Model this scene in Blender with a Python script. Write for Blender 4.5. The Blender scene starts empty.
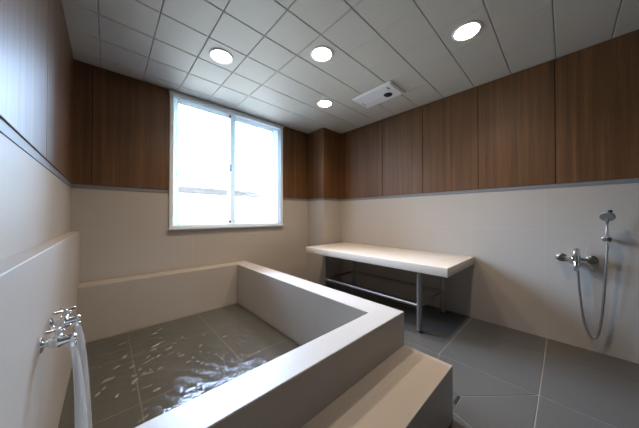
import bpy, bmesh, math, random
from mathutils import Vector, Matrix
random.seed(4)
sc = bpy.context.scene
col = sc.collection
PI = math.pi

# ------------------------------------------------------------------ dimensions (metres)
XL, XR, YB, YF, H = -0.2233, 2.764, 2.825, -2.30, 2.374
XLED, ZLED = -0.168, 0.917                       # tiled ledge on the left wall
ZW0, ZW1 = 1.283, 1.318                          # metal strip under the wood
PX, PY = 2.367, 2.4555                           # pillar
WX0, WX1, WZ0, WZ1 = 0.474, 1.878, 0.905, 2.362  # window casing

# ------------------------------------------------------------------ materials
def new_mat(name):
    m = bpy.data.materials.new(name); m.use_nodes = True
    nt = m.node_tree; b = nt.nodes['Principled BSDF']
    return m, nt, b

def node(nt, typ, **kw):
    n = nt.nodes.new(typ)
    for k, v in kw.items():
        if k in n.inputs: n.inputs[k].default_value = v
        else: setattr(n, k, v)
    return n

def mix_rgb(nt, fac, a, b, blend='MIX'):
    n = nt.nodes.new('ShaderNodeMix'); n.data_type = 'RGBA'; n.blend_type = blend
    for i, v in ((0, fac), (6, a), (7, b)):
        if isinstance(v, bpy.types.NodeSocket): nt.links.new(v, n.inputs[i])
        else: n.inputs[i].default_value = v if i == 0 else (*v, 1)
    return n.outputs[2]

def math_n(nt, op, a, b=0.0):
    n = nt.nodes.new('ShaderNodeMath'); n.operation = op
    for i, v in enumerate((a, b)):
        if isinstance(v, bpy.types.NodeSocket): nt.links.new(v, n.inputs[i])
        else: n.inputs[i].default_value = v
    return n.outputs[0]

def obj_coord(nt, scale=(1, 1, 1), loc=(0, 0, 0)):
    tc = nt.nodes.new('ShaderNodeTexCoord'); mp = nt.nodes.new('ShaderNodeMapping')
    mp.inputs['Scale'].default_value = scale; mp.inputs['Location'].default_value = loc
    nt.links.new(tc.outputs['Object'], mp.inputs['Vector'])
    return mp.outputs['Vector']

def noise(nt, vec, scale, detail=3, rough=0.5):
    n = node(nt, 'ShaderNodeTexNoise', Scale=scale, Detail=detail, Roughness=rough)
    nt.links.new(vec, n.inputs['Vector'])
    return n.outputs['Fac']

def ramp(nt, fac, stops):
    r = nt.nodes.new('ShaderNodeValToRGB'); cr = r.color_ramp
    while len(cr.elements) < len(stops): cr.elements.new(0.5)
    for e, (p, c) in zip(cr.elements, stops): e.position = p; e.color = (*c, 1)
    nt.links.new(fac, r.inputs[0]); return r.outputs[0]

def bump(nt, b, height, strength, dist=0.01):
    n = node(nt, 'ShaderNodeBump', Strength=strength, Distance=dist)
    nt.links.new(height, n.inputs['Height']); nt.links.new(n.outputs[0], b.inputs['Normal'])
    return n

def plain(name, c, rough=0.5, metal=0.0, var=0.06, vscale=30, spec=0.5):
    m, nt, b = new_mat(name)
    f = noise(nt, obj_coord(nt), vscale)
    lo = tuple(x * (1 - var) for x in c); hi = tuple(min(1, x * (1 + var)) for x in c)
    nt.links.new(mix_rgb(nt, f, lo, hi), b.inputs['Base Color'])
    b.inputs['Roughness'].default_value = rough; b.inputs['Metallic'].default_value = metal
    b.inputs['Specular IOR Level'].default_value = spec
    return m

def grid_lines(nt, axis, offset, pitch, width):
    """1 on the joint, 0 on the tile: lines at offset + k*pitch along the axis"""
    tc = nt.nodes.new('ShaderNodeTexCoord'); sp = nt.nodes.new('ShaderNodeSeparateXYZ')
    nt.links.new(tc.outputs['Object'], sp.inputs[0])
    v = math_n(nt, 'SUBTRACT', sp.outputs['XYZ'.index(axis)], offset - pitch / 2)
    v = math_n(nt, 'DIVIDE', v, pitch); v = math_n(nt, 'FRACT', v)
    v = math_n(nt, 'SUBTRACT', v, 0.5); v = math_n(nt, 'ABSOLUTE', v)
    return math_n(nt, 'LESS_THAN', v, width / 2 / pitch)

def tile_mat(name, c, joints, joint_c, rough=0.24, width=0.003, speck=0.05, spec=0.5):
    """porcelain tile with fine speckle, and joints [(axis, offset, pitch)]"""
    m, nt, b = new_mat(name)
    vec = obj_coord(nt)
    f1 = noise(nt, vec, 120, 4, 0.8); f2 = noise(nt, vec, 3.0, 4, 0.6)
    base = mix_rgb(nt, f1, tuple(x * (1 - speck) for x in c), tuple(x * (1 + speck) for x in c))
    base = mix_rgb(nt, math_n(nt, 'MULTIPLY', f2, 0.16), base, tuple(x * 0.82 for x in c))
    j = None
    for ax, o, p in joints:
        l = grid_lines(nt, ax, o, p, width)
        j = l if j is None else math_n(nt, 'MAXIMUM', j, l)
    if j is not None:
        base = mix_rgb(nt, j, base, joint_c)
        h = math_n(nt, 'SUBTRACT', 1.0, j)
        bump(nt, b, h, 0.25, 0.002)
    nt.links.new(base, b.inputs['Base Color'])
    rr = math_n(nt, 'ADD', math_n(nt, 'MULTIPLY', f2, 0.04), rough - 0.02)
    nt.links.new(rr, b.inputs['Roughness'])
    b.inputs['Specular IOR Level'].default_value = spec
    return m

BEIGE = (0.42, 0.38, 0.335)
JOINT = (0.455, 0.417, 0.372)
M = {}
M['tile_back'] = tile_mat('beige_wall_tile', BEIGE, [('X', 0.130, 0.57), ('Z', 0.93, 0.6)], JOINT)
M['tile_side'] = tile_mat('beige_side_tile', BEIGE, [('Y', 0.120, 0.552), ('Z', 0.93, 0.6)], JOINT)
M['tile_left'] = tile_mat('beige_left_tile', BEIGE, [('Y', 1.154, 0.55)], JOINT, rough=0.46, spec=0.25)
M['tile_tub'] = tile_mat('beige_tub_tile', BEIGE, [('X', 0.139, 0.6), ('Y', 1.40, 0.6)], JOINT, width=0.002, rough=0.40)
M['tile_step'] = tile_mat('beige_step_tile', BEIGE, [('X', 0.139, 0.6)], JOINT, width=0.002, rough=0.4)
M['floor_tile'] = tile_mat('charcoal_floor_tile', (0.088, 0.083, 0.074), [], JOINT, rough=0.42, speck=0.28)
M['grout'] = plain('floor_grout', (0.25, 0.24, 0.22), 0.8)
M['tub_floor'] = tile_mat('grey_tub_floor_tile', (0.112, 0.110, 0.098), [('X', 0.140, 0.567), ('Y', 1.10, 0.6)], (0.24, 0.22, 0.19), rough=0.35, width=0.006, speck=0.12)
M['ceiling'] = plain('ceiling_panel_paint', (0.46, 0.44, 0.40), 0.6, var=0.02)
M['ceiling_gap'] = plain('ceiling_joint_dark', (0.3, 0.3, 0.285), 0.8)
M['white_plastic'] = plain('white_plastic', (0.70, 0.71, 0.73), 0.35, var=0.02)
M['window_white'] = plain('white_window_profile', (0.60, 0.62, 0.61), 0.35, var=0.02)
M['stone'] = plain('cream_artificial_stone', (0.62, 0.565, 0.49), 0.32, var=0.03, vscale=60)
M['chrome'] = plain('polished_chrome', (0.80, 0.81, 0.83), 0.10, 1.0, var=0.02)
M['steel'] = plain('brushed_steel', (0.34, 0.325, 0.305), 0.42, 1.0, var=0.06)
M['alu'] = plain('grey_aluminium_strip', (0.17, 0.17, 0.175), 0.55, 0.0, var=0.03)
M['black'] = plain('black_rubber', (0.008, 0.008, 0.008), 0.9)
M['darkgrey'] = plain('dark_grey_plastic', (0.06, 0.06, 0.06), 0.45)
M['dark_steel'] = plain('dull_dark_steel', (0.16, 0.155, 0.145), 0.3, 1.0)
M['spray'] = plain('matt_grey_plastic', (0.20, 0.19, 0.175), 0.45)
M['rail_out'] = plain('painted_guard_rail', (0.105, 0.080, 0.062), 0.6)

def wood_mat():
    m, nt, b = new_mat('walnut_laminate')
    fine = noise(nt, obj_coord(nt, (85, 85, 1.6)), 1.0, 5, 0.65)
    broad = noise(nt, obj_coord(nt, (20, 20, 0.45), (3, 1, 0)), 1.0, 5, 0.65)
    pores = noise(nt, obj_coord(nt, (260, 260, 6)), 1.0, 2, 0.6)
    c = ramp(nt, broad, [(0.30, (0.066, 0.027, 0.0095)), (0.5, (0.128, 0.058, 0.0190)), (0.70, (0.200, 0.094, 0.031))])
    c = mix_rgb(nt, math_n(nt, 'MULTIPLY', fine, 0.55), c, (0.068, 0.029, 0.011))
    p = math_n(nt, 'MULTIPLY', math_n(nt, 'GREATER_THAN', pores, 0.62), 0.35)
    c = mix_rgb(nt, p, c, (0.06, 0.025, 0.012))
    nt.links.new(c, b.inputs['Base Color'])
    nt.links.new(math_n(nt, 'ADD', math_n(nt, 'MULTIPLY', fine, 0.1), 0.40), b.inputs['Roughness'])
    return m
M['wood'] = wood_mat()
M['dark_wood'] = plain('dark_backing_wood', (0.016, 0.009, 0.005), 0.8)

def upvc_mat():
    m, nt, b = new_mat('white_window_profile')
    b.inputs['Base Color'].default_value = (0.84, 0.87, 0.88, 1); b.inputs['Roughness'].default_value = 0.3
    f = noise(nt, obj_coord(nt), 25)
    t = node(nt, 'ShaderNodeBsdfTranslucent'); nt.links.new(mix_rgb(nt, f, (0.78, 0.90, 0.93), (0.84, 0.95, 0.97)), t.inputs[0])
    mx = node(nt, 'ShaderNodeMixShader'); mx.inputs[0].default_value = 0.22  # cyan translucent share added so the frame glows like bloom from the panes
    nt.links.new(b.outputs[0], mx.inputs[1]); nt.links.new(t.outputs[0], mx.inputs[2])
    nt.links.new(mx.outputs[0], nt.nodes['Material Output'].inputs[0])
    return m
M['upvc'] = upvc_mat()

def glass_mat():
    m = bpy.data.materials.new('window_glass'); m.use_nodes = True; nt = m.node_tree
    nt.nodes.remove(nt.nodes['Principled BSDF'])
    t = node(nt, 'ShaderNodeBsdfTransparent'); t.inputs[0].default_value = (0.96, 0.985, 0.98, 1)
    g = node(nt, 'ShaderNodeBsdfGlossy', Roughness=0.02)
    fr = node(nt, 'ShaderNodeFresnel', IOR=1.45); mx = node(nt, 'ShaderNodeMixShader')
    nt.links.new(fr.outputs[0], mx.inputs[0]); nt.links.new(t.outputs[0], mx.inputs[1]); nt.links.new(g.outputs[0], mx.inputs[2])
    nt.links.new(mx.outputs[0], nt.nodes['Material Output'].inputs[0])
    return m
M['glass'] = glass_mat()

def water_mat():
    m = bpy.data.materials.new('shallow_bath_water'); m.use_nodes = True; nt = m.node_tree
    nt.nodes.remove(nt.nodes['Principled BSDF'])
    t = node(nt, 'ShaderNodeBsdfTransparent'); t.inputs[0].default_value = (0.95, 0.96, 0.95, 1)
    g = node(nt, 'ShaderNodeBsdfGlossy', Roughness=0.06)
    fr = node(nt, 'ShaderNodeFresnel', IOR=1.33); mx = node(nt, 'ShaderNodeMixShader')
    vec = obj_coord(nt)
    h = math_n(nt, 'ADD', noise(nt, vec, 60, 2, 0.5), math_n(nt, 'MULTIPLY', noise(nt, vec, 15, 2, 0.5), 1.2))
    bp = node(nt, 'ShaderNodeBump', Strength=0.35, Distance=0.004)
    nt.links.new(h, bp.inputs['Height'])
    nt.links.new(bp.outputs[0], g.inputs['Normal']); nt.links.new(bp.outputs[0], fr.inputs['Normal'])
    nt.links.new(fr.outputs[0], mx.inputs[0]); nt.links.new(t.outputs[0], mx.inputs[1]); nt.links.new(g.outputs[0], mx.inputs[2])
    nt.links.new(mx.outputs[0], nt.nodes['Material Output'].inputs[0])
    return m
M['water'] = water_mat()

def stream_mat():
    m, nt, b = new_mat('falling_water')
    f = noise(nt, obj_coord(nt, (70, 70, 2.5)), 1.0, 2, 0.5)
    nt.links.new(mix_rgb(nt, f, (0.80, 0.86, 0.93), (0.90, 0.94, 0.98)), b.inputs['Base Color'])
    b.inputs['Roughness'].default_value = 0.25
    a = math_n(nt, 'ADD', math_n(nt, 'MULTIPLY', f, 0.30), 0.22)
    nt.links.new(a, b.inputs['Alpha'])
    return m
M['stream'] = stream_mat()
M['pale_fleck'] = plain('translucent_fleck', (0.62, 0.63, 0.60), 0.7, spec=0.2)
M['pale_fleck'].node_tree.nodes['Principled BSDF'].inputs['Alpha'].default_value = 0.13

def lamp_mat():
    m, nt, b = new_mat('lit_lamp_diffuser')
    b.inputs['Base Color'].default_value = (0.9, 0.9, 0.88, 1)
    b.inputs['Emission Color'].default_value = (1.0, 0.84, 0.66, 1)
    b.inputs['Emission Strength'].default_value = LAMP
    return m
LAMP = 30.0
BEAM = 70.0
M['lamp'] = lamp_mat()

def hose_mat():
    m, nt, b = new_mat('ribbed_steel_hose')
    w = node(nt, 'ShaderNodeTexWave', Scale=90.0); w.bands_direction = 'Z'
    nt.links.new(obj_coord(nt), w.inputs['Vector'])
    nt.links.new(mix_rgb(nt, w.outputs['Fac'], (0.30, 0.29, 0.28), (0.62, 0.60, 0.57)), b.inputs['Base Color'])
    b.inputs['Metallic'].default_value = 1.0; b.inputs['Roughness'].default_value = 0.28
    return m
M['hose'] = hose_mat()

# ------------------------------------------------------------------ mesh helpers (all in world coordinates)
def BM(): return bmesh.new()

def box(bm, lo, hi, bev=0.0, seg=2):
    t = bmesh.new()
    bmesh.ops.create_cube(t, size=1.0)
    for v in t.verts:
        v.co = Vector([lo[i] + (v.co[i] + 0.5) * (hi[i] - lo[i]) for i in range(3)])
    if bev > 0:
        bmesh.ops.bevel(t, geom=list(t.edges), offset=bev, segments=seg, affect='EDGES', profile=0.5)
    me = bpy.data.meshes.new('tmp'); t.to_mesh(me); t.free(); bm.from_mesh(me); bpy.data.meshes.remove(me)

def frame_of(d):
    d = d.normalized()
    a = Vector((0, 0, 1)) if abs(d.z) < 0.9 else Vector((1, 0, 0))
    u = d.cross(a).normalized(); return u, d.cross(u).normalized()

def loft(bm, rings, closed=True):
    vs = [[bm.verts.new(p) for p in r] for r in rings]
    n = len(rings[0])
    for a, b in zip(vs[:-1], vs[1:]):
        for i in range(n):
            j = (i + 1) % n
            bm.faces.new((a[i], a[j], b[j], b[i]))
    if closed:
        bm.faces.new(list(reversed(vs[0]))); bm.faces.new(vs[-1])

def tube(bm, pts, r, n=14):
    """swept circle; r one radius or one per point"""
    pts = [Vector(p) for p in pts]; rr = r if isinstance(r, (list, tuple)) else [r] * len(pts)
    d0 = (pts[1] - pts[0]).normalized(); u, v = frame_of(d0); rings = []
    for i, p in enumerate(pts):
        d = ((pts[min(i + 1, len(pts) - 1)] - pts[max(i - 1, 0)])).normalized()
        u = (u - d * u.dot(d)).normalized(); v = d.cross(u)
        rings.append([p + u * rr[i] * math.cos(2 * PI * k / n) + v * rr[i] * math.sin(2 * PI * k / n) for k in range(n)])
    loft(bm, rings)

def lathe(bm, origin, axis, prof, n=24):
    """prof: (distance along the axis, radius)"""
    o = Vector(origin); d = Vector(axis).normalized(); u, v = frame_of(d)
    loft(bm, [[o + d * t + (u * math.cos(2 * PI * k / n) + v * math.sin(2 * PI * k / n)) * max(r, 1e-4) for k in range(n)] for t, r in prof])

def ball(bm, c, r, sx=1, sy=1, sz=1, n=14):
    t = Matrix.Translation(c) @ Matrix.Diagonal((r * sx, r * sy, r * sz, 1))
    bmesh.ops.create_uvsphere(bm, u_segments=n, v_segments=max(6, n // 2), radius=1, matrix=t)

def spline(pts, n=10):
    pts = [Vector(p) for p in pts]; out = []
    P = [pts[0] * 2 - pts[1]] + pts + [pts[-1] * 2 - pts[-2]]
    for i in range(1, len(P) - 2):
        a, b, c, d = P[i - 1:i + 3]
        for k in range(n):
            t = k / n
            out.append(0.5 * ((2 * b) + (c - a) * t + (2 * a - 5 * b + 4 * c - d) * t * t + (3 * b - a - 3 * c + d) * t ** 3))
    return out + [pts[-1]]

def wpos(o):
    p = Vector((0, 0, 0))
    while o: p += o.location; o = o.parent
    return p

def obj(name, bm, mat, parent=None, smooth=False, at=None, ang=35):
    """link the bmesh (world coordinates) as one object, its origin at the parent's (or at a given point)"""
    bmesh.ops.recalc_face_normals(bm, faces=bm.faces)
    off = Vector(at) if at else Vector((0, 0, 0))
    pw = wpos(parent) if parent else Vector((0, 0, 0))
    bmesh.ops.translate(bm, verts=bm.verts, vec=-(pw + off) if parent and not at else -off)
    me = bpy.data.meshes.new(name); bm.to_mesh(me); bm.free()
    for m in (mat if isinstance(mat, (list, tuple)) else [mat]): me.materials.append(m)
    o = bpy.data.objects.new(name, me); col.objects.link(o)
    if parent:
        o.parent = parent
        if at: o.location = off - pw
    elif at: o.location = off
    if smooth:
        for p in me.polygons: p.use_smooth = True
        try: me.set_sharp_from_angle(angle=math.radians(ang))
        except Exception: pass
    return o

def tag(o, label=None, cat=None, group=None, kind=None):
    if label: o['label'] = label
    if cat: o['category'] = cat
    if group: o['group'] = group
    if kind: o['kind'] = kind
    return o

def thing(name, loc, label, cat, group=None, kind=None):
    o = bpy.data.objects.new(name, None); o.empty_display_size = 0.1; col.objects.link(o); o.location = loc
    return tag(o, label, cat, group, kind)

def copy_thing(root, loc, label):
    c = root.copy(); col.objects.link(c); c.location = loc; c['label'] = label
    for ch in list(root.children):
        d = ch.copy(); col.objects.link(d); d.parent = c
        for g in list(ch.children):
            e = g.copy(); col.objects.link(e); e.parent = d
    return c

# ------------------------------------------------------------------ floor: tiles with real joints, one cut to fall to the drain
def floor():
    bm = BM(); g = 0.0035
    box(bm, (XL - 0.2, YF - 0.2, -0.12), (XR + 0.2, YB + 0.2, -0.0025))
    for f in bm.faces: f.material_index = 1
    def poly(pts, sh=0.0):
        up = [bm.verts.new((x, y, 0.0)) for x, y in pts]; dn = [bm.verts.new((x, y, -0.003)) for x, y in pts]
        bm.faces.new(up)
        for i in range(len(pts)):
            j = (i + 1) % len(pts); bm.faces.new((dn[i], dn[j], up[j], up[i]))
    def inset(pts):
        n = len(pts); c = sum((Vector(p) for p in pts), Vector((0, 0))) / n; out = []
        for i in range(n):
            p0, p, p1 = Vector(pts[i - 1]), Vector(pts[i]), Vector(pts[(i + 1) % n])
            e0 = (p - p0).normalized(); e1 = (p1 - p).normalized()
            n0 = Vector((-e0.y, e0.x)); n1 = Vector((-e1.y, e1.x))
            m = (n0 + n1).normalized(); out.append(p + m * g / max(0.35, m.dot(n0)))
        return [tuple(p) for p in out]
    xs = [XL - 0.2] + [1.853 + 0.603 * k for k in range(-3, 2)] + [XR + 0.2]
    ys = [YF - 0.2] + [0.113 + 0.547 * k for k in range(-4, 5)] + [YB + 0.2]
    for i in range(len(xs) - 1):
        for j in range(len(ys) - 1):
            x0, x1, y0, y1 = xs[i], xs[i + 1], ys[j], ys[j + 1]
            if x0 < 1.44 < x1 and y0 < 0.48 < y1:
                dx0, dx1, dy0, dy1 = DR
                for q in (((x0, y0), (x1, y0), (dx1, dy0), (dx0, dy0)), ((x1, y0), (x1, y1), (dx1, dy1), (dx1, dy0)),
                          ((x1, y1), (x0, y1), (dx0, dy1), (dx1, dy1)), ((x0, y1), (x0, y0), (dx0, dy0), (dx0, dy1))):
                    poly(inset(q))
            else:
                poly(inset(((x0, y0), (x1, y0), (x1, y1), (x0, y1))))
    o = obj('floor', bm, [M['floor_tile'], M['grout']])
    tag(o, 'dark grey tiled floor with pale grout lines', 'floor', kind='structure')
DR = (1.362, 1.512, 0.418, 0.568)
floor()

t = thing('floor_drain', (1.437, 0.493, 0.0), 'small square tiled drain in the grey floor beside the step', 'drain')
bm = BM(); box(bm, (DR[0] + .001, DR[2] + .018, -0.003), (DR[1] - .001, DR[3] - .001, 0.0003)); obj('cover', bm, M['floor_tile'], t)
bm = BM(); box(bm, (DR[0] + .062, DR[2] + .001, -0.0025), (DR[1] - .004, DR[2] + .0175, -0.0004)); tag(obj('slot', bm, M['black'], t), 'black drain slot')
bm = BM(); box(bm, (DR[0] + .001, DR[2] + .001, -0.003), (DR[0] + .062, DR[2] + .018, 0.0003)); obj('edge_strip', bm, M['floor_tile'], t)

# ------------------------------------------------------------------ walls
def wood_panel(wall, lo, hi):
    bm = BM(); box(bm, lo, hi, 0.0015, 1); return obj('wood_panel', bm, M['wood'], wall)
WD = 0.010   # the panels stand this far off the tile
G = 0.0026
def backing(wall, lo, hi):
    bm = BM(); box(bm, lo, hi); return tag(obj('backing_board', bm, M['dark_wood'], wall), 'dark board in the joints between panels')

# window wall, with its opening
OX0, OX1, OZ0, OZ1 = WX0 + 0.03, WX1 - 0.03, WZ0 + 0.025, WZ1 - 0.03
bm = BM()
box(bm, (XL - .2, YB, -.1), (OX0, YB + .2, H + .1)); box(bm, (OX1, YB, -.1), (XR + .2, YB + .2, H + .1))
box(bm, (OX0, YB, -.1), (OX1, YB + .2, OZ0)); box(bm, (OX0, YB, OZ1), (OX1, YB + .2, H + .1))
wb = tag(obj('wall_back', bm, M['tile_back']), 'beige tiled wall with walnut panels around the window', 'wall', kind='structure')
for a, b in ((XL + .001, -0.100), (-0.100, WX0 - .003), (WX1 + .003, PX)):
    wood_panel(wb, (a + G, YB - WD, ZW1), (b - G, YB, H - .004))
for a, b in ((XL, WX0 - .002), (WX1 + .002, PX)):
    backing(wb, (a, YB - .0025, ZW1), (b, YB + .001, H - .003))
    bm = BM(); box(bm, (a, YB - .004, ZW0), (b, YB, ZW1)); obj('metal_strip', bm, M['alu'], wb)

bm = BM(); box(bm, (XL - .2, YF - .2, -.1), (XL, YB + .2, H + .1))
wl = tag(obj('wall_left', bm, M['tile_left']), 'pale tiled wall with walnut panels above the chrome taps', 'wall', kind='structure')
backing(wl, (XL - .001, YF, ZW1), (XL + .0025, YB, H - .003))
ys = [YB - WD, 1.687, 0.60, -0.45, -1.4, YF]
for a, b in zip(ys[1:], ys[:-1]):
    wood_panel(wl, (XL, a + G, ZW1), (XL + WD, b - G, H - .004))
bm = BM(); box(bm, (XL, YF, ZW0), (XL + .004, YB, ZW1)); obj('metal_strip', bm, M['alu'], wl)
bm = BM(); box(bm, (XL, YF, 0), (XLED, YB, ZLED), 0.003, 2); obj('ledge', bm, M['tile_left'], wl)

bm = BM(); box(bm, (XR, YF - .2, -.1), (XR + .2, YB + .2, H + .1))
wr = tag(obj('wall_right', bm, M['tile_side']), 'beige tiled wall with walnut panels above the shower', 'wall', kind='structure')
backing(wr, (XR - .0025, YF, ZW1), (XR + .001, PY, H - .003))
ys = [PY, 2.238, 1.694, 1.154, 0.598, 0.052, -0.495, -1.04, -1.59, YF]
for a, b in zip(ys[1:], ys[:-1]):
    wood_panel(wr, (XR - WD, a + G, ZW1), (XR, b - G, H - .004))
bm = BM(); box(bm, (XR - .004, YF, ZW0), (XR, PY, ZW1)); obj('metal_strip', bm, M['alu'], wr)

bm = BM(); box(bm, (XL - .2, YF - .2, -.1), (XR + .2, YF, H + .1))
wf = tag(obj('wall_front', bm, M['tile_back']), 'beige tiled wall opposite the window', 'wall', kind='structure')
for k in range(5):
    a = XL + .012 + k * 0.592
    wood_panel(wf, (a + G, YF, ZW1), (a + .592 - G, YF + WD, H - .004))

bm = BM(); box(bm, (PX, PY, -.05), (XR + .05, YB + .05, H + .05))
pl = tag(obj('pillar', bm, M['tile_back']), 'square corner pillar, tiled below and walnut above', 'pillar', kind='structure')
wood_panel(pl, (PX - WD, PY - WD, ZW1), (PX, YB - WD - .001, H - .004))
wood_panel(pl, (PX + .0005, PY - WD, ZW1), (XR - WD - .001, PY, H - .004))
bm = BM(); box(bm, (PX - .004, PY - .004, ZW0), (XR - .001, YB - .001, ZW1)); obj('metal_strip', bm, M['alu'], pl)

# ------------------------------------------------------------------ ceiling of square panels with open joints
bm = BM()
box(bm, (XL - .2, YF - .2, H + .008), (XR + .2, YB + .2, H + .12))
for f in bm.faces: f.material_index = 1
xs = [XL - .1] + [-0.051 + .298 * k for k in range(10)] + [XR + .1]
ys = [0.044 + .2915 * k for k in range(-8, 10)]; ys = [YF - .1] + [y for y in ys if y > YF + .02] + [YB + .1]
for a, b in zip(xs[:-1], xs[1:]):
    for c, d in zip(ys[:-1], ys[1:]):
        g = 0.0016; s = 0.004
        ga, sa = (g, s) if a < 1.2 else (.0002, .0008)     # the joints across the shower side are nearly closed
        gb, sb = (g, s) if b < 1.2 else (.0002, .0008)
        lo = [bm.verts.new(p) for p in ((a + ga + sa, c + g + s, H), (b - gb - sb, c + g + s, H), (b - gb - sb, d - g - s, H), (a + ga + sa, d - g - s, H))]
        hi = [bm.verts.new(p) for p in ((a + ga, c + g, H + .004), (b - gb, c + g, H + .004), (b - gb, d - g, H + .004), (a + ga, d - g, H + .004))]
        tp = [bm.verts.new((v.co.x, v.co.y, H + .009)) for v in hi]
        bm.faces.new(lo)
        for i in range(4):
            j = (i + 1) % 4
            bm.faces.new((lo[i], lo[j], hi[j], hi[i])); bm.faces.new((hi[i], hi[j], tp[j], tp[i]))
tag(obj('ceiling', bm, [M['ceiling'], M['ceiling_gap']]), 'off-white ceiling of square panels with thin joints', 'ceiling', kind='structure')

# ------------------------------------------------------------------ window
win = thing('window_1', (WX0, YB, WZ0), 'white two-pane sliding window in the walnut wall', 'window', kind='structure')
def ring(bm, x0, x1, z0, z1, y0, y1, wl_, wr_, wb_, wt_, bev=.003):
    box(bm, (x0, y0, z0), (x0 + wl_, y1, z1), bev); box(bm, (x1 - wr_, y0, z0), (x1, y1, z1), bev)
    box(bm, (x0 + wl_, y0, z0), (x1 - wr_, y1, z0 + wb_), bev); box(bm, (x0 + wl_, y0, z1 - wt_), (x1 - wr_, y1, z1), bev)
bm = BM(); ring(bm, WX0, WX1, WZ0 + .012, WZ1 - .02, YB - .022, YB + .14, .034, .034, .030, .030); obj('window_frame', bm, M['upvc'], win)
bm = BM(); box(bm, (WX0 - .008, YB - .040, WZ0 - .004), (WX1 + .006, YB + .02, WZ0 + .014), .004); obj('window_sill', bm, M['window_white'], win)
bm = BM(); box(bm, (WX0 - .006, YB - .034, WZ1 - .024), (WX1 + .010, YB + .02, WZ1), .003); obj('head_rail', bm, M['window_white'], win)
def sash(x0, x1, y0, y1, wl_, wr_, wt_, z1):
    z0 = WZ0 + .040
    bm = BM(); ring(bm, x0, x1, z0, z1, y0, y1, wl_, wr_, .055, wt_, .004)
    s = obj('sash', bm, M['upvc'], win)
    bm = BM(); ym = (y0 + y1) / 2; box(bm, (x0 + wl_ - .006, ym - .003, z0 + .05), (x1 - wr_ + .006, ym + .003, z1 - wt_ + .006)); obj('pane', bm, M['glass'], s)
    return s
s1 = sash(WX0 + .032, 1.190, YB + .015, YB + .055, .054, .066, .050, WZ1 - .045)
s2 = sash(1.130, WX1 - .032, YB + .062, YB + .102, .060, .100, .045, WZ1 - .045)
bm = BM(); box(bm, (1.112, YB - .004, 1.600), (1.130, YB + .016, 1.690), .004); box(bm, (1.108, YB - .016, 1.630), (1.122, YB - .002, 1.672), .004)
tag(obj('handle', bm, M['darkgrey'], s1), 'small dark catch')
for z in (2.288, 0.978):
    bm = BM(); box(bm, (1.108, YB + .006, z - .014), (1.128, YB + .017, z + .014), .003)
    tag(obj('corner_guide', bm, M['darkgrey'], s1), 'small dark guide')

# guard rail outside
t = thing('guard_rail', (1.2, 3.32, 1.35), 'pale metal guard rail outside the window', 'railing')
bm = BM(); box(bm, (-0.6, 3.30, 1.336), (3.6, 3.34, 1.428), .008); obj('top_bar', bm, M['rail_out'], t)
for x in (-0.55, 3.5):
    bm = BM(); box(bm, (x, 3.30, 0.55), (x + .04, 3.34, 1.337), .004); obj('post', bm, M['rail_out'], t)
for x in (-0.55, 3.5):
    bm = BM(); box(bm, (x, YB + .19, .60), (x + .04, 3.31, .64), .004); obj('bracket', bm, M['rail_out'], t)

# ------------------------------------------------------------------ bathtub (built of tile) and step
ZR, XI, XO, YBT, YI, YO = 0.473, 1.1366, 1.3077, 2.644, 0.7987, 0.6612
tub = thing('bathtub', (0.57, 1.7, 0), 'large beige tiled bathtub below the window, shallow water in it', 'bathtub')
def tub_wall(name, lo, hi):
    bm = BM(); box(bm, lo, hi, .003, 2); return obj(name, bm, M['tile_tub'], tub)
# one continuous U of wall: extrude the plan
bm = BM()
plan = [(XLED, YO), (XO, YO), (XO, YB - .0005), (XLED, YB - .0005), (XLED, YBT), (XI, YBT), (XI, YI), (XLED, YI)]
lo = [bm.verts.new((x, y, 0)) for x, y in plan]; hi = [bm.verts.new((x, y, ZR)) for x, y in plan]
quads = [(0, 1, 6, 7), (1, 2, 5, 6), (2, 3, 4, 5)]
for q in quads:
    bm.faces.new([hi[i] for i in q]); bm.faces.new([lo[i] for i in reversed(q)])
for i in range(8):
    j = (i + 1) % 8; bm.faces.new((lo[i], lo[j], hi[j], hi[i]))
bmesh.ops.recalc_face_normals(bm, faces=bm.faces)
ed = [e for e in bm.edges if len(e.link_faces) == 2 and e.calc_face_angle(0) > 0.5 and (e.verts[0].co.z > .1 and e.verts[1].co.z > .1)]
bmesh.ops.bevel(bm, geom=ed, offset=.0025, segments=2, affect='EDGES')
obj('tub_wall', bm, M['tile_tub'], tub)
bm = BM(); box(bm, (XLED, YI, 0.0005), (XI, YBT, 0.012)); tag(obj('tub_floor', bm, M['tub_floor'], tub), 'grey tiled tub floor')

bm = BM(); box(bm, (XLED + .001, 0.3994, 0), (XO - .0005, YO - .0005, 0.277), .0025, 2)
tag(obj('bath_step', bm, M['tile_step'], at=(0.57, .53, 0)), 'beige tiled step along the near side of the bathtub', 'step')

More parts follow.
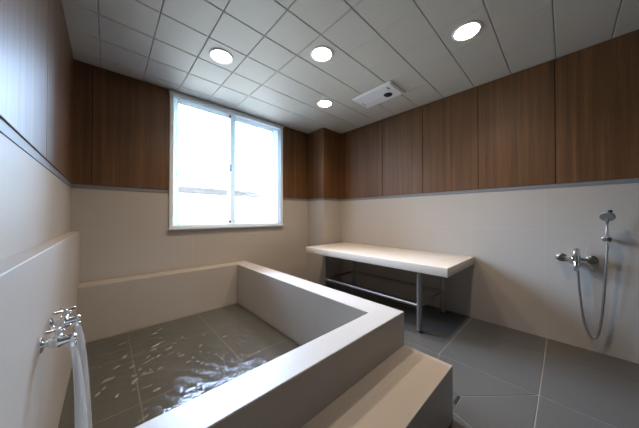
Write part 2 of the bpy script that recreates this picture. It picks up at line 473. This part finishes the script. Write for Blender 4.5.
# ------------------------------------------------------------------ water in the tub
def water():
    from mathutils import noise as mn
    bm = BM(); nx, ny = 170, 240; x0, x1, y0, y1 = XLED + .001, XI - .001, YI + .001, YBT - .001
    src = ((-.045, 1.26), (-.045, 1.42))
    vs = []
    for j in range(ny + 1):
        row = []
        for i in range(nx + 1):
            x = x0 + (x1 - x0) * i / nx; y = y0 + (y1 - y0) * j / ny; z = 0.026
            for sx, sy in src:
                d = math.hypot(x - sx, y - sy); z += .0012 * math.exp(-d * 1.2) * math.sin(d * 80)
            near = math.exp(-max(0.0, math.hypot(x - .25, (y - 1.45) * .8) - .25) * 1.1)
            z += (.0006 + .0006 * near) * mn.noise((x * 26, y * 26, 1.3)) + (.0002 + .0005 * near) * mn.noise((x * 66, y * 60, 5.1))
            row.append(bm.verts.new((x, y, z)))
        vs.append(row)
    for j in range(ny):
        for i in range(nx): bm.faces.new((vs[j][i], vs[j][i + 1], vs[j + 1][i + 1], vs[j + 1][i]))
    o = obj('bath_water', bm, M['water'], smooth=True, ang=180)
    if o.data.polygons[0].normal.z < 0: o.data.flip_normals()
    tag(o, 'shallow rippling water covering the bathtub floor', 'water', kind='stuff')
water()

def pale_fleck():  # small flat translucent pale patches scattered over the water surface
    bm = BM(); rnd = random.Random(11); n = 12
    for k in range(90):
        if k < 55: x, y = rnd.gauss(.24, .15), rnd.gauss(1.98, .22)
        else: x, y = rnd.uniform(.0, .85), rnd.uniform(1.15, 1.95)
        x = min(max(x, XLED + .05), XI - .05); y = min(max(y, YI + .05), YBT - .06)
        a = rnd.uniform(.010, .026) if k < 55 else rnd.uniform(.004, .010); b = a * rnd.uniform(.35, .6); th = rnd.uniform(-.5, .5) + .7
        ph = rnd.uniform(0, 6); rings = []
        for h, f in ((.0, 1.0), (.0012, .85), (.0020, .45), (.0022, .02)):
            rings.append([Vector((x + f * a * (1 + .22 * math.sin(2 * t + ph) + .12 * math.sin(5 * t)) * math.cos(t) * math.cos(th) - f * b * math.sin(t) * math.sin(th),
                                  y + f * a * (1 + .22 * math.sin(2 * t + ph)) * math.cos(t) * math.sin(th) + f * b * math.sin(t) * math.cos(th), .0275 + h)) for t in [2 * PI * q / n for q in range(n)]])
        loft(bm, rings)
    tag(obj('pale_fleck', bm, M['pale_fleck'], smooth=True, ang=80), 'pale flecks lying on the bath water', 'pale_fleck', kind='stuff')
pale_fleck()

# ------------------------------------------------------------------ taps over the tub
def make_tap(y, z, label):
    x = XLED
    t = thing('water_tap', (x, y, z), label, 'tap', 'chrome taps over the bathtub')
    bm = BM(); lathe(bm, (x, y, z), (1, 0, 0), [(0, .0001), (0, .026), (.004, .026), (.008, .020), (.010, .012), (.010, .0001)]); obj('wall_flange', bm, M['chrome'], t, True)
    bm = BM(); lathe(bm, (x + .009, y, z), (1, 0, 0), [(0, .0001), (0, .0095), (.010, .0115), (.012, .016), (.026, .017), (.038, .019), (.050, .017), (.055, .0145), (.066, .0140), (.073, .0150), (.079, .011), (.080, .0001)])
    ball(bm, (x + .042, y, z), .0215)
    obj('tap_body', bm, M['chrome'], t, True)
    bm = BM(); lathe(bm, (x + .073, y, z - .002), (.12, 0, -1), [(0, .0001), (0, .0105), (.012, .0105), (.014, .012), (.026, .012), (.027, .0095), (.027, .0001)]); obj('spout', bm, M['chrome'], t, True)
    bm = BM(); lathe(bm, (x + .041, y, z + .012), (0, 0, 1), [(0, .0001), (0, .0125), (.010, .0125), (.013, .009), (.022, .007), (.030, .007), (.030, .0001)]); obj('bonnet', bm, M['chrome'], t, True)
    bm = BM(); c = (x + .041, y, z + .043); ball(bm, c, .010, 1, 1, .7)
    for a in (0.5, 0.5 + PI / 2, 0.5 + PI, 0.5 + 1.5 * PI):
        d = Vector((math.cos(a), math.sin(a), .06))
        tube(bm, [Vector(c) + d * .006, Vector(c) + d * .022, Vector(c) + d * .031], [.0042, .0048, .0060], 10); ball(bm, Vector(c) + d * .031, .0062)
    obj('cross_handle', bm, M['chrome'], t, True)
    return t
tap = make_tap(1.245, 0.594, 'nearer of the two chrome wall taps, its round handle lower')
tap['label'] = 'chrome wall tap nearer the front rim, overlapping the other tap'
tap2 = copy_thing(tap, (XLED, 1.425, 0.606), 'chrome wall tap nearer the window wall, half behind the other tap')

def stream(y, zt, label, ph):
    ox, oz = XLED + .077, zt - .028
    bm = BM(); rings = []; n = 20
    for i in range(27):
        d = (oz - .0262) * i / 26; fx = ox + .044 * math.sqrt(d / .56 + .01) - .004 - .006 * d / .56
        r = .0085 + .015 * (d / .56) ** .8
        rings.append([Vector((fx + r * (1 + .10 * math.sin(3 * a + ph + d * 6)) * math.cos(a), y + r * (1 + .10 * math.sin(4 * a + ph - d * 5)) * math.sin(a), oz - d)) for a in [2 * PI * k / n for k in range(n)]])
    loft(bm, rings)
    tag(obj('water_stream', bm, M['stream'], smooth=True, at=(ox, y, oz), ang=60), label, 'water', 'water pouring from the taps', 'thing')
stream(1.245, 0.594, 'pale water stream falling from the tap nearer the front rim', 0.3)
stream(1.425, 0.606, 'pale water stream falling from the tap nearer the window wall', 1.7)

# ------------------------------------------------------------------ bench table
BX0, BX1, BY0, BY1, BZ = 1.983, XR - .002, 0.638, 2.408, 0.630
bt = thing('bench_table', (2.37, 1.52, 0), 'cream stone-topped washing bench on steel pipe legs', 'bench')
bm = BM(); box(bm, (BX0, BY0, BZ - .076), (BX1, BY1, BZ), .0045, 3); obj('bench_top', bm, M['stone'], bt, True)
LF, LB, L0, L1, ZB = 2.076, 2.655, 0.905, 2.13, 0.232
for x in (LF, LB):
    for y in (L0, L1):
        bm = BM(); tube(bm, [(x, y, .018), (x, y, BZ - .075)], .0235, 18); lg = obj('leg', bm, M['steel'], bt, True)
        bm = BM(); lathe(bm, (x, y, 0), (0, 0, 1), [(0, .0001), (0, .024), (.014, .026), (.020, .022), (.020, .0001)]); obj('foot', bm, M['darkgrey'], lg, True)
for a, b in (((LF, L0, ZB), (LF, L1, ZB)), ((LB, L0, ZB), (LB, L1, ZB)), ((LF, L0, ZB), (LB, L0, ZB)), ((LF, L1, ZB), (LB, L1, ZB))):
    d = (Vector(b) - Vector(a)).normalized() * .020
    bm = BM(); tube(bm, [Vector(a) + d, Vector(b) - d], .015, 14); obj('rail', bm, M['steel'], bt, True)
for y in (L0, L1):
    bm = BM(); box(bm, (LF, y - .018, BZ - .096), (LB, y + .018, BZ - .0765), .002); obj('top_bearer', bm, M['steel'], bt)

# ------------------------------------------------------------------ shower on the right wall
SY, SZ = -0.056, 0.708; SX = XR - .055
t = thing('shower_mixer', (XR, SY, SZ), 'chrome bath shower mixer on the beige wall with upright lever', 'mixer tap')
bm = BM(); lathe(bm, (SX, SY - .080, SZ), (0, 1, 0), [(0, .0001), (0, .011), (.003, .013), (.050, .013), (.060, .018), (.100, .018), (.110, .013), (.157, .013), (.16, .011), (.16, .0001)]); obj('mixer_body', bm, M['chrome'], t, True)
for s_ in (-1, 1):
    y = SY + s_ * .082
    bm = BM(); lathe(bm, (XR - .0005, y, SZ - .002), (-1, 0, 0), [(0, .0001), (0, .032), (.006, .032), (.013, .024), (.016, .018), (.016, .0001)]); obj('escutcheon', bm, M['dark_steel'], t, True)
    bm = BM(); lathe(bm, (XR - .014, y, SZ - .002), (-1, 0, 0), [(0, .0001), (0, .018), (.020, .018), (.024, .024), (.058, .024), (.068, .016), (.068, .0001)], 6); tag(obj('union_nut', bm, M['dark_steel'], t, True, ang=25), 'dull hexagonal nut')
bm = BM(); lathe(bm, (SX - .012, SY, SZ - .006), (-.10, 0, 1), [(0, .0001), (0, .0225), (.030, .0225), (.070, .0205), (.086, .0185), (.092, .013), (.093, .0001)]); obj('lever', bm, M['chrome'], t, True)
bm = BM(); tube(bm, spline([(SX - .006, SY, SZ - .004), (SX - .020, SY, SZ - .026), (SX - .027, SY, SZ - .054), (SX - .028, SY, SZ - .088)], 5), [.020] * 6 + [.018] * 5 + [.0145] * 5, 14); obj('spout', bm, M['chrome'], t, True)
bm = BM(); lathe(bm, (SX + .006, SY - .002, SZ - .012), (0, 0, -1), [(0, .0001), (0, .010), (.043, .010), (.047, .008), (.047, .0001)], 16); obj('hose_outlet', bm, M['chrome'], t, True)

HY, HZ = -0.208, 0.874
t = thing('shower_holder', (XR, HY, HZ), 'dark chrome wall bracket gripping the hand shower', 'bracket')
bm = BM(); lathe(bm, (XR - .0005, HY, HZ), (-1, 0, 0), [(0, .0001), (0, .022), (.006, .022), (.012, .014), (.04, .012), (.05, .014), (.05, .0001)]); obj('wall_mount', bm, M['dark_steel'], t, True)
bm = BM()
o_, r0, r1 = Vector((XR - .068, HY, HZ)), .0115, .0190
rg = []
for h in (-.016, .016):
    pass
n = 24
for (h, r) in ((-.013, r0), (-.013, r1 - .002), (.013, r1), (.013, r0)):
    rg.append([o_ + Vector((r * math.cos(2 * PI * k / n), r * math.sin(2 * PI * k / n), h)) for k in range(n)])
loft(bm, rg + [rg[0]], False); bmesh.ops.remove_doubles(bm, verts=bm.verts, dist=1e-5)
obj('clip', bm, M['darkgrey'], t, True)

hx = XR - .068
t = thing('hand_shower', (hx, HY, HZ - .045), 'grey hand shower head standing upright in its wall bracket', 'hand shower')
bm = BM(); tube(bm, spline([(hx, HY, HZ - .045), (hx, HY, HZ + .02), (hx - .004, HY, HZ + .07), (hx - .016, HY, HZ + .122), (hx - .034, HY, HZ + .160)], 5), [.0085] * 4 + [.0100] * 6 + [.0095] * 6 + [.012] * 5, 14); obj('grip', bm, M['chrome'], t, True)
hd = Vector((-.86, .14, -.50)).normalized(); hc = Vector((hx - .036, HY, HZ + .170))
bm = BM(); lathe(bm, hc - hd * .022, hd, [(0, .0001), (0, .012), (.006, .022), (.014, .033), (.024, .038), (.030, .038), (.032, .0365), (.032, .0001)], 30); hp = obj('shower_head', bm, M['steel'], t, True)
bm = BM(); lathe(bm, hc + hd * .0095, hd, [(0, .0001), (0, .034), (.0025, .033), (.003, .0001)], 30); tag(obj('spray_face', bm, M['spray'], hp, True), 'matt grey spray face')
bm = BM(); ball(bm, hc - hd * .012 + Vector((0, -.012, .030)), .012, 1, 1, .8); tag(obj('selector_knob', bm, M['black'], hp, True), 'black selector knob')

HOSE = [(SX + .006, SY - .002, SZ - .0595), (SX + .004, -.065, .60), (2.712, -.073, .45), (2.714, -.090, .26), (2.716, -.112, .155), (2.716, -.138, .118), (2.715, -.160, .150), (2.712, -.178, .26), (2.706, -.191, .45), (hx + .002, -.201, .66), (hx, HY, .80), (hx, HY, HZ - .043)]
bm = BM(); tube(bm, spline(HOSE, 9), .0075, 10)
tag(obj('shower_hose', bm, M['hose'], smooth=True, at=(2.71, -.13, .12), ang=60), 'ribbed metal shower hose hanging in a long loop on the wall', 'hose')

# ------------------------------------------------------------------ ceiling lights and vent
def ceiling_light(loc, label):
    x, y = loc
    t = thing('ceiling_light', (x, y, H), label, 'ceiling light', 'round downlights in the panel ceiling')
    bm = BM(); n = 40; rg = []
    for h, r in ((0, .094), (-.004, .093), (-.006, .089), (-.005, .078), (0, .0755)):
        rg.append([Vector((x + r * math.cos(2 * PI * k / n), y + r * math.sin(2 * PI * k / n), H + h)) for k in range(n)])
    loft(bm, rg + [rg[0]], False); bmesh.ops.remove_doubles(bm, verts=bm.verts, dist=1e-5); obj('trim_ring', bm, M['white_plastic'], t, True)
    bm = BM(); lathe(bm, (x, y, H - .0004), (0, 0, -1), [(0, .0001), (0, .076), (.003, .076), (.0035, .074), (.0036, .0001)], 40); obj('diffuser', bm, M['lamp'], t, True)
    return t
def beam(x, y):
    l = bpy.data.lights.new('downlight_beam', 'SPOT'); l.energy = BEAM; l.color = (1.0, 0.80, 0.62); l.spot_size = math.radians(138); l.spot_blend = 1.0; l.shadow_soft_size = 0.04
    o = bpy.data.objects.new('downlight_beam', l); col.objects.link(o); o.location = (x, y, H - .01)
for xy in ((0.690, 1.939), (1.284, 1.352), (1.888, 0.474), (1.875, 1.925)): beam(*xy)
cl = ceiling_light((0.690, 1.939), 'round lit downlight nearest the window')
copy_thing(cl, (1.284, 1.352, H), 'round lit downlight above the tub, midway between the window light and the large near one')
copy_thing(cl, (1.888, 0.474, H), 'round lit downlight over the shower side, largest and highest in view')
copy_thing(cl, (1.875, 1.925, H), 'round lit downlight by the corner pillar, smallest in view')

t = thing('ceiling_vent', (2.17, 1.395, H), 'white rectangular ceiling vent with a black round opening', 'vent')
bm = BM(); box(bm, (2.022, 1.158, H - .014), (2.322, 1.636, H), .005); box(bm, (2.036, 1.172, H - .020), (2.308, 1.622, H - .013), .005); obj('cover', bm, M['white_plastic'], t)
bm = BM(); box(bm, (2.172, 1.330, H - .027), (2.244, 1.590, H - .019), .004); obj('flap', bm, M['white_plastic'], t)
bm = BM(); box(bm, (2.168, 1.588, H - .0225), (2.246, 1.602, H - .0195), .001); tag(obj('slot', bm, M['darkgrey'], t), 'dark slot')
bm = BM(); lathe(bm, (2.210, 1.292, H - .019), (0, 0, -1), [(0, .0001), (0, .045), (.005, .045), (.006, .042), (.006, .0001)], 28); tag(obj('round_opening', bm, M['black'], t, True), 'black round opening')
bm = BM(); box(bm, (2.075, 1.215, H - .0225), (2.125, 1.235, H - .0195), .001); obj('indicator', bm, M['alu'], t)

# ------------------------------------------------------------------ daylight
w = bpy.data.worlds.new('World'); sc.world = w; w.use_nodes = True
nt = w.node_tree; bg = nt.nodes['Background']
# overcast sky: brightest overhead, paler towards the horizon, light paving below it
tc = nt.nodes.new('ShaderNodeTexCoord'); sp = nt.nodes.new('ShaderNodeSeparateXYZ'); nt.links.new(tc.outputs['Generated'], sp.inputs[0])
zz = math_n(nt, 'ADD', math_n(nt, 'MULTIPLY', sp.outputs[2], 0.5), 0.5)
SKY = 50.0
def sky(c, k): return tuple(x * k / SKY for x in c)
cr = ramp(nt, zz, [(0.0, sky((0.85, 0.93, 1.0), 4.0)), (0.49, sky((0.80, 0.90, 1.0), 6.0)), (0.56, sky((0.55, 0.74, 1.0), 9.0)), (0.66, sky((0.50, 0.68, 1.0), 26.0)), (1.0, sky((0.50, 0.67, 1.0), 50.0))])
nt.links.new(cr, bg.inputs[0]); bg.inputs[1].default_value = SKY * 2.5
ld = bpy.data.lights.new('window_portal', 'AREA'); ld.shape = 'RECTANGLE'; ld.size = 1.34; ld.size_y = 1.38
lo_ = bpy.data.objects.new('window_portal', ld); col.objects.link(lo_); lo_.location = ((WX0 + WX1) / 2, YB + .16, (WZ0 + WZ1) / 2); lo_.rotation_euler = (-PI / 2, 0, 0)
ld.cycles.is_portal = True

# ------------------------------------------------------------------ camera
cd = bpy.data.cameras.new('Camera'); cam = bpy.data.objects.new('Camera', cd); col.objects.link(cam)
cam.location = (0, 0, 1.044); cam.rotation_euler = (math.radians(90.5565), 0, math.radians(-42.922))
cd.sensor_width = 36; cd.lens = 228.6 * 36 / 639; cd.clip_start = 0.02
sc.camera = cam
vs = sc.view_settings
sc.display_settings.display_device = 'sRGB'
vs.view_transform = 'Standard'; vs.look = 'None'; vs.gamma = 1.0; vs.use_curve_mapping = False; vs.exposure = 0.0
try:
    sc.cycles.use_denoising = True; sc.cycles.max_bounces = 10; sc.cycles.diffuse_bounces = 6; sc.cycles.transparent_max_bounces = 12
    sc.cycles.sample_clamp_indirect = 0.0
except Exception: pass
